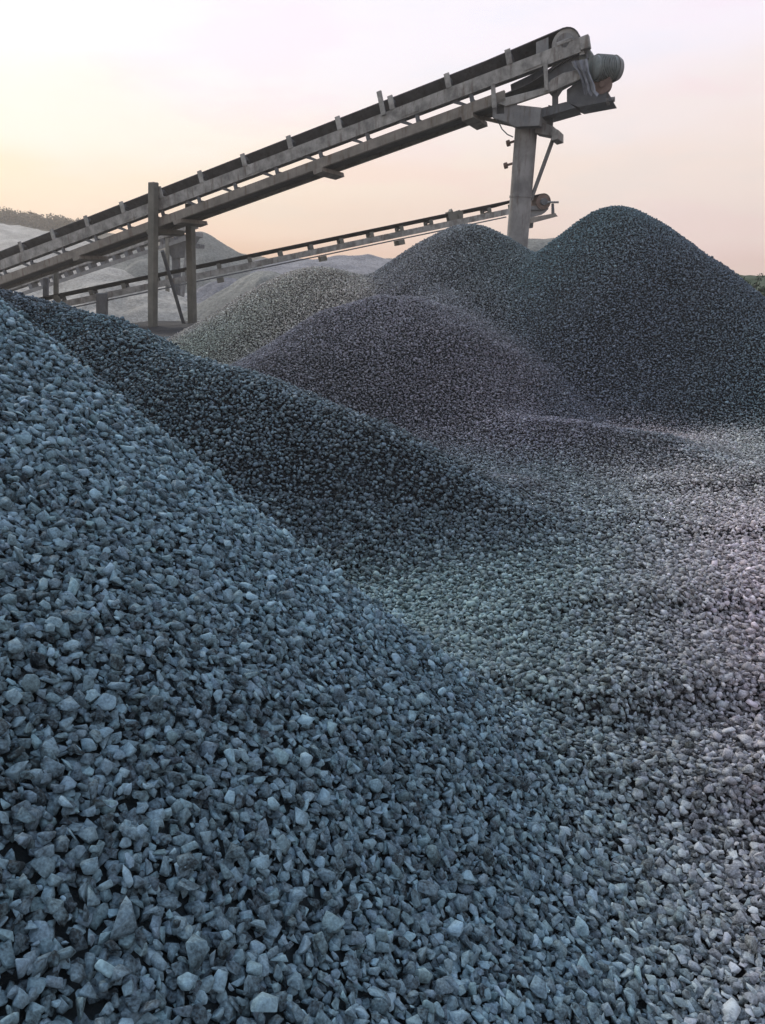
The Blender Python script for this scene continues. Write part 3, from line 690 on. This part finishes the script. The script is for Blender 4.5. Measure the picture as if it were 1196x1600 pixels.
# ------------------------------------------------------------------ pale dust heaps behind
FAR_A = dust_mat('pale_stone_dust', (.25, .235, .205), (.46, .43, .38), 1.6, .12)
FAR_B = dust_mat('lavender_stone_dust', (.18, .175, .18), (.29, .28, .285), 1.6, .12)
FAR_C = dust_mat('olive_stone_dust', (.15, .15, .135), (.25, .245, .215), 1.6, .12)
def far_heap(apex, slope, rad, r0, mat, label, stretch=(1, 1), seed=0, base=.0, rot=0., rough=.12):
    ax, ay, az = apex; n1, n2 = 46, 120; V = []; Fc = []
    ca, sa_ = math.cos(rot), math.sin(rot)
    for i in range(n1):
        rr = rad * (i / (n1 - 1)) ** 1.25
        for j in range(n2):
            q = 2 * math.pi * j / n2; x0 = rr * math.cos(q); y0 = rr * math.sin(q)
            z = az - slope * (math.sqrt(rr * rr + r0 * r0) - r0)
            wv = rough * min(1, rr / 2 + .12) * (math.sin(q * 3 + seed) + .6 * math.sin(q * 7 + seed * 2.1 + rr * .4) + .35 * math.sin(q * 15 + seed + rr * .9))
            z += wv * (.3 + rr * .13) + rough * 1.2 * min(1, rr) * (wob(np.float64(ax + x0), np.float64(ay + y0), 1.1, 1, seed) + .5 * wob(np.float64(ax + x0), np.float64(ay + y0), 3.1, 1, seed))
            X0, Y0 = x0 * stretch[0], y0 * stretch[1]
            V.append((ax + X0 * ca - Y0 * sa_, ay + X0 * sa_ + Y0 * ca, max(z, -.5 + base)))
    for i in range(n1 - 1):
        for j in range(n2):
            Fc.append((i * n2 + j, i * n2 + (j + 1) % n2, (i + 1) * n2 + (j + 1) % n2, (i + 1) * n2 + j))
    Fc = [f[::-1] for f in Fc]
    o = link_mesh('dust_heap', V, Fc, mat, None, True)
    tag(o, label, 'dust heap', 'heaps of stone dust far behind')
    return o
far_heap(at(312, 362, 46), .72, 9, .2, FAR_C, 'peaked grey heap far behind, above the conveyor legs, against the sky', (1.2, 1), 1)
far_heap(at(358, 434, 30), .62, 6, .5, FAR_B, 'smooth lavender-grey heap beside the right conveyor leg', (1.05, 1), 2)
far_heap(at(188, 440, 27), .5, 6, .8, FAR_A, 'bright pale dust heap just left of the front conveyor leg', (1.1, 1), 3)
far_heap(at(100, 408, 38), .45, 12, .8, FAR_A, 'broad pale dust slope low under the left end of the big conveyor', (1.6, 1), 4)
far_heap(at(228, 386, 40), .6, 9, .4, FAR_C, 'grey heap behind the small distant conveyor', (1.2, 1), 5)
far_heap(at(415, 424, 26), .62, 3, .4, FAR_C, 'low dark olive heap beyond the pale grey-beige one', (1.1, 1), 6)
far_heap(at(455, 404, 48), .35, 9, 1.2, FAR_B, 'low grey heap on the skyline just left of the lower belt middle', (1.6, 1), 7)
far_heap(at(545, 400, 52), .35, 10, 1.6, FAR_B, 'low grey heap on the skyline under the lower conveyor', (1.5, 1), 8)
far_heap(at(612, 404, 56), .35, 11, 1.6, FAR_C, 'low dull heap on the skyline beside the round heap at the column', (1.3, 1), 9)
far_heap(at(850, 374, 22), .45, 6, 1.0, FAR_C, 'dark heap top peeping out in the saddle right of the pipe column', (1.3, 1), 10)
far_heap(at(-40, 350, 105), .42, 40, 6, FAR_A, 'huge pale terraced quarry slope under the trees at far left', (1.7, 1), 11, rough=.3)
# green bank and bush right of the cone
bank = far_heap(at(1235, 428, 24), .22, 9, 1.6, dust_mat('scrub_earth', (.05, .075, .04), (.11, .12, .08), 3, .1), 'dark scrubby bank behind the right foot of the tall cone', (1.4, 1), 12)
bank.name = 'scrub_bank'; del bank['group']; bank['category'] = 'bank'

# ------------------------------------------------------------------ foliage
def leaf_mat(name, c1, c2):
    m, nt, b = pmat(name, .7); L = nt.links.new
    g = N(nt, 'ShaderNodeNewGeometry'); r = ramp(nt, [(0, c1), (1, c2)], 'LINEAR'); L(g.outputs['Random Per Island'], r.inputs[0]); L(r.outputs[0], b.inputs['Base Color'])
    return m
def leaves(centres, radii, per, size):
    V, Fc = [], []
    for (c, r_) in zip(centres, radii):
        for _ in range(per):
            d = rng.normal(size=3); d /= np.linalg.norm(d); p = np.array(c) + d * np.array(r_) * rng.uniform(.35, 1.05)
            a = rng.normal(size=3); a /= np.linalg.norm(a); b_ = np.cross(a, rng.normal(size=3)); b_ /= np.linalg.norm(b_)
            s = size * rng.uniform(.6, 1.4); k = len(V)
            V += [p - a * s, p + b_ * s * .5, p + a * s, p - b_ * s * .5]; Fc.append((k, k + 1, k + 2, k + 3))
    return V, Fc
hill = far_heap(at(-40, 340, 135), .16, 58, 5, dust_mat('wooded_hill_earth', (.04, .035, .02), (.07, .055, .03), .2, .3), 'x', (1.0, 1), 13)
hill.name = 'hill'; 
for k_ in ('label', 'category', 'group'): del hill[k_]
hill['kind'] = 'structure'
cs, rs = [], []
hx, hy, hz = at(-40, 340, 135)
for i in range(150):
    x = hx + rng.uniform(-9, 20); y = hy + rng.uniform(-9, 5); rr = math.hypot(x - hx, y - hy)
    z = hz - .16 * (math.sqrt(rr * rr + 25) - 5)
    s = rng.uniform(.5, 1.5); cs.append((x, y, z + s * .5)); rs.append((s * 1.3, s * 1.3, s))
V, Fc = leaves(cs, rs, 200, .2)
o = link_mesh('distant_wood', V, Fc, leaf_mat('far_leaves', (.06, .045, .02), (.13, .09, .035)))
tag(o, 'hazy golden-brown wood along the hill crest at far left', 'wood', kind='stuff')
# bush
bx_, by_, bz_ = at(1174, 441, 18.5)
bush = empty('shrub', (bx_, by_, bz_ - .3))
tag(bush, 'small dark shrub sticking up behind the right shoulder of the tall cone', 'shrub')
m = MBd(); tips = []
for i in range(16):
    q = rng.uniform(0, 2 * math.pi); e = rng.uniform(.2, 1.1); ln = rng.uniform(.3, .62)
    p = np.array([bx_, by_, bz_ - .35]); d = np.array([math.cos(q) * math.cos(e), math.sin(q) * math.cos(e) * .7, math.sin(e)])
    mid = p + d * ln * .5 + (0, 0, .05); tip = p + d * ln + rng.normal(0, .05, 3); m.tube(p, mid, .012, 5, .009); m.tube(mid, tip, .009, 5, .004); tips += [tip, mid * .4 + tip * .6]
m.build('branch', weathered('bark', (.06, .05, .04), (.1, .08, .06)), bush)
V, Fc = leaves(tips, [(.10, .10, .08)] * len(tips), 16, .035)
lf = MBd(); lf.add(V, Fc); lf_o = lf.build('foliage', leaf_mat('shrub_leaves', (.025, .045, .03), (.06, .09, .05)), bush)

# ------------------------------------------------------------------ evening haze
hm = bpy.data.materials.new('haze'); hm.use_nodes = True; hn = hm.node_tree; hn.nodes.clear()
ho = N(hn, 'ShaderNodeOutputMaterial'); pv = N(hn, 'ShaderNodeVolumePrincipled'); pv.inputs['Color'].default_value = (.95, .9, .84, 1)
pv.inputs['Density'].default_value = .0018; pv.inputs['Anisotropy'].default_value = .35; hn.links.new(pv.outputs[0], ho.inputs['Volume'])
m = MBd(); m.hexa([(-330, -30, -2), (330, -30, -2), (330, 330, -2), (-330, 330, -2), (-330, -30, 26), (330, -30, 26), (330, 330, 26), (-330, 330, 26)])
hz_ = m.build('haze', hm); tag(hz_, kind='stuff')
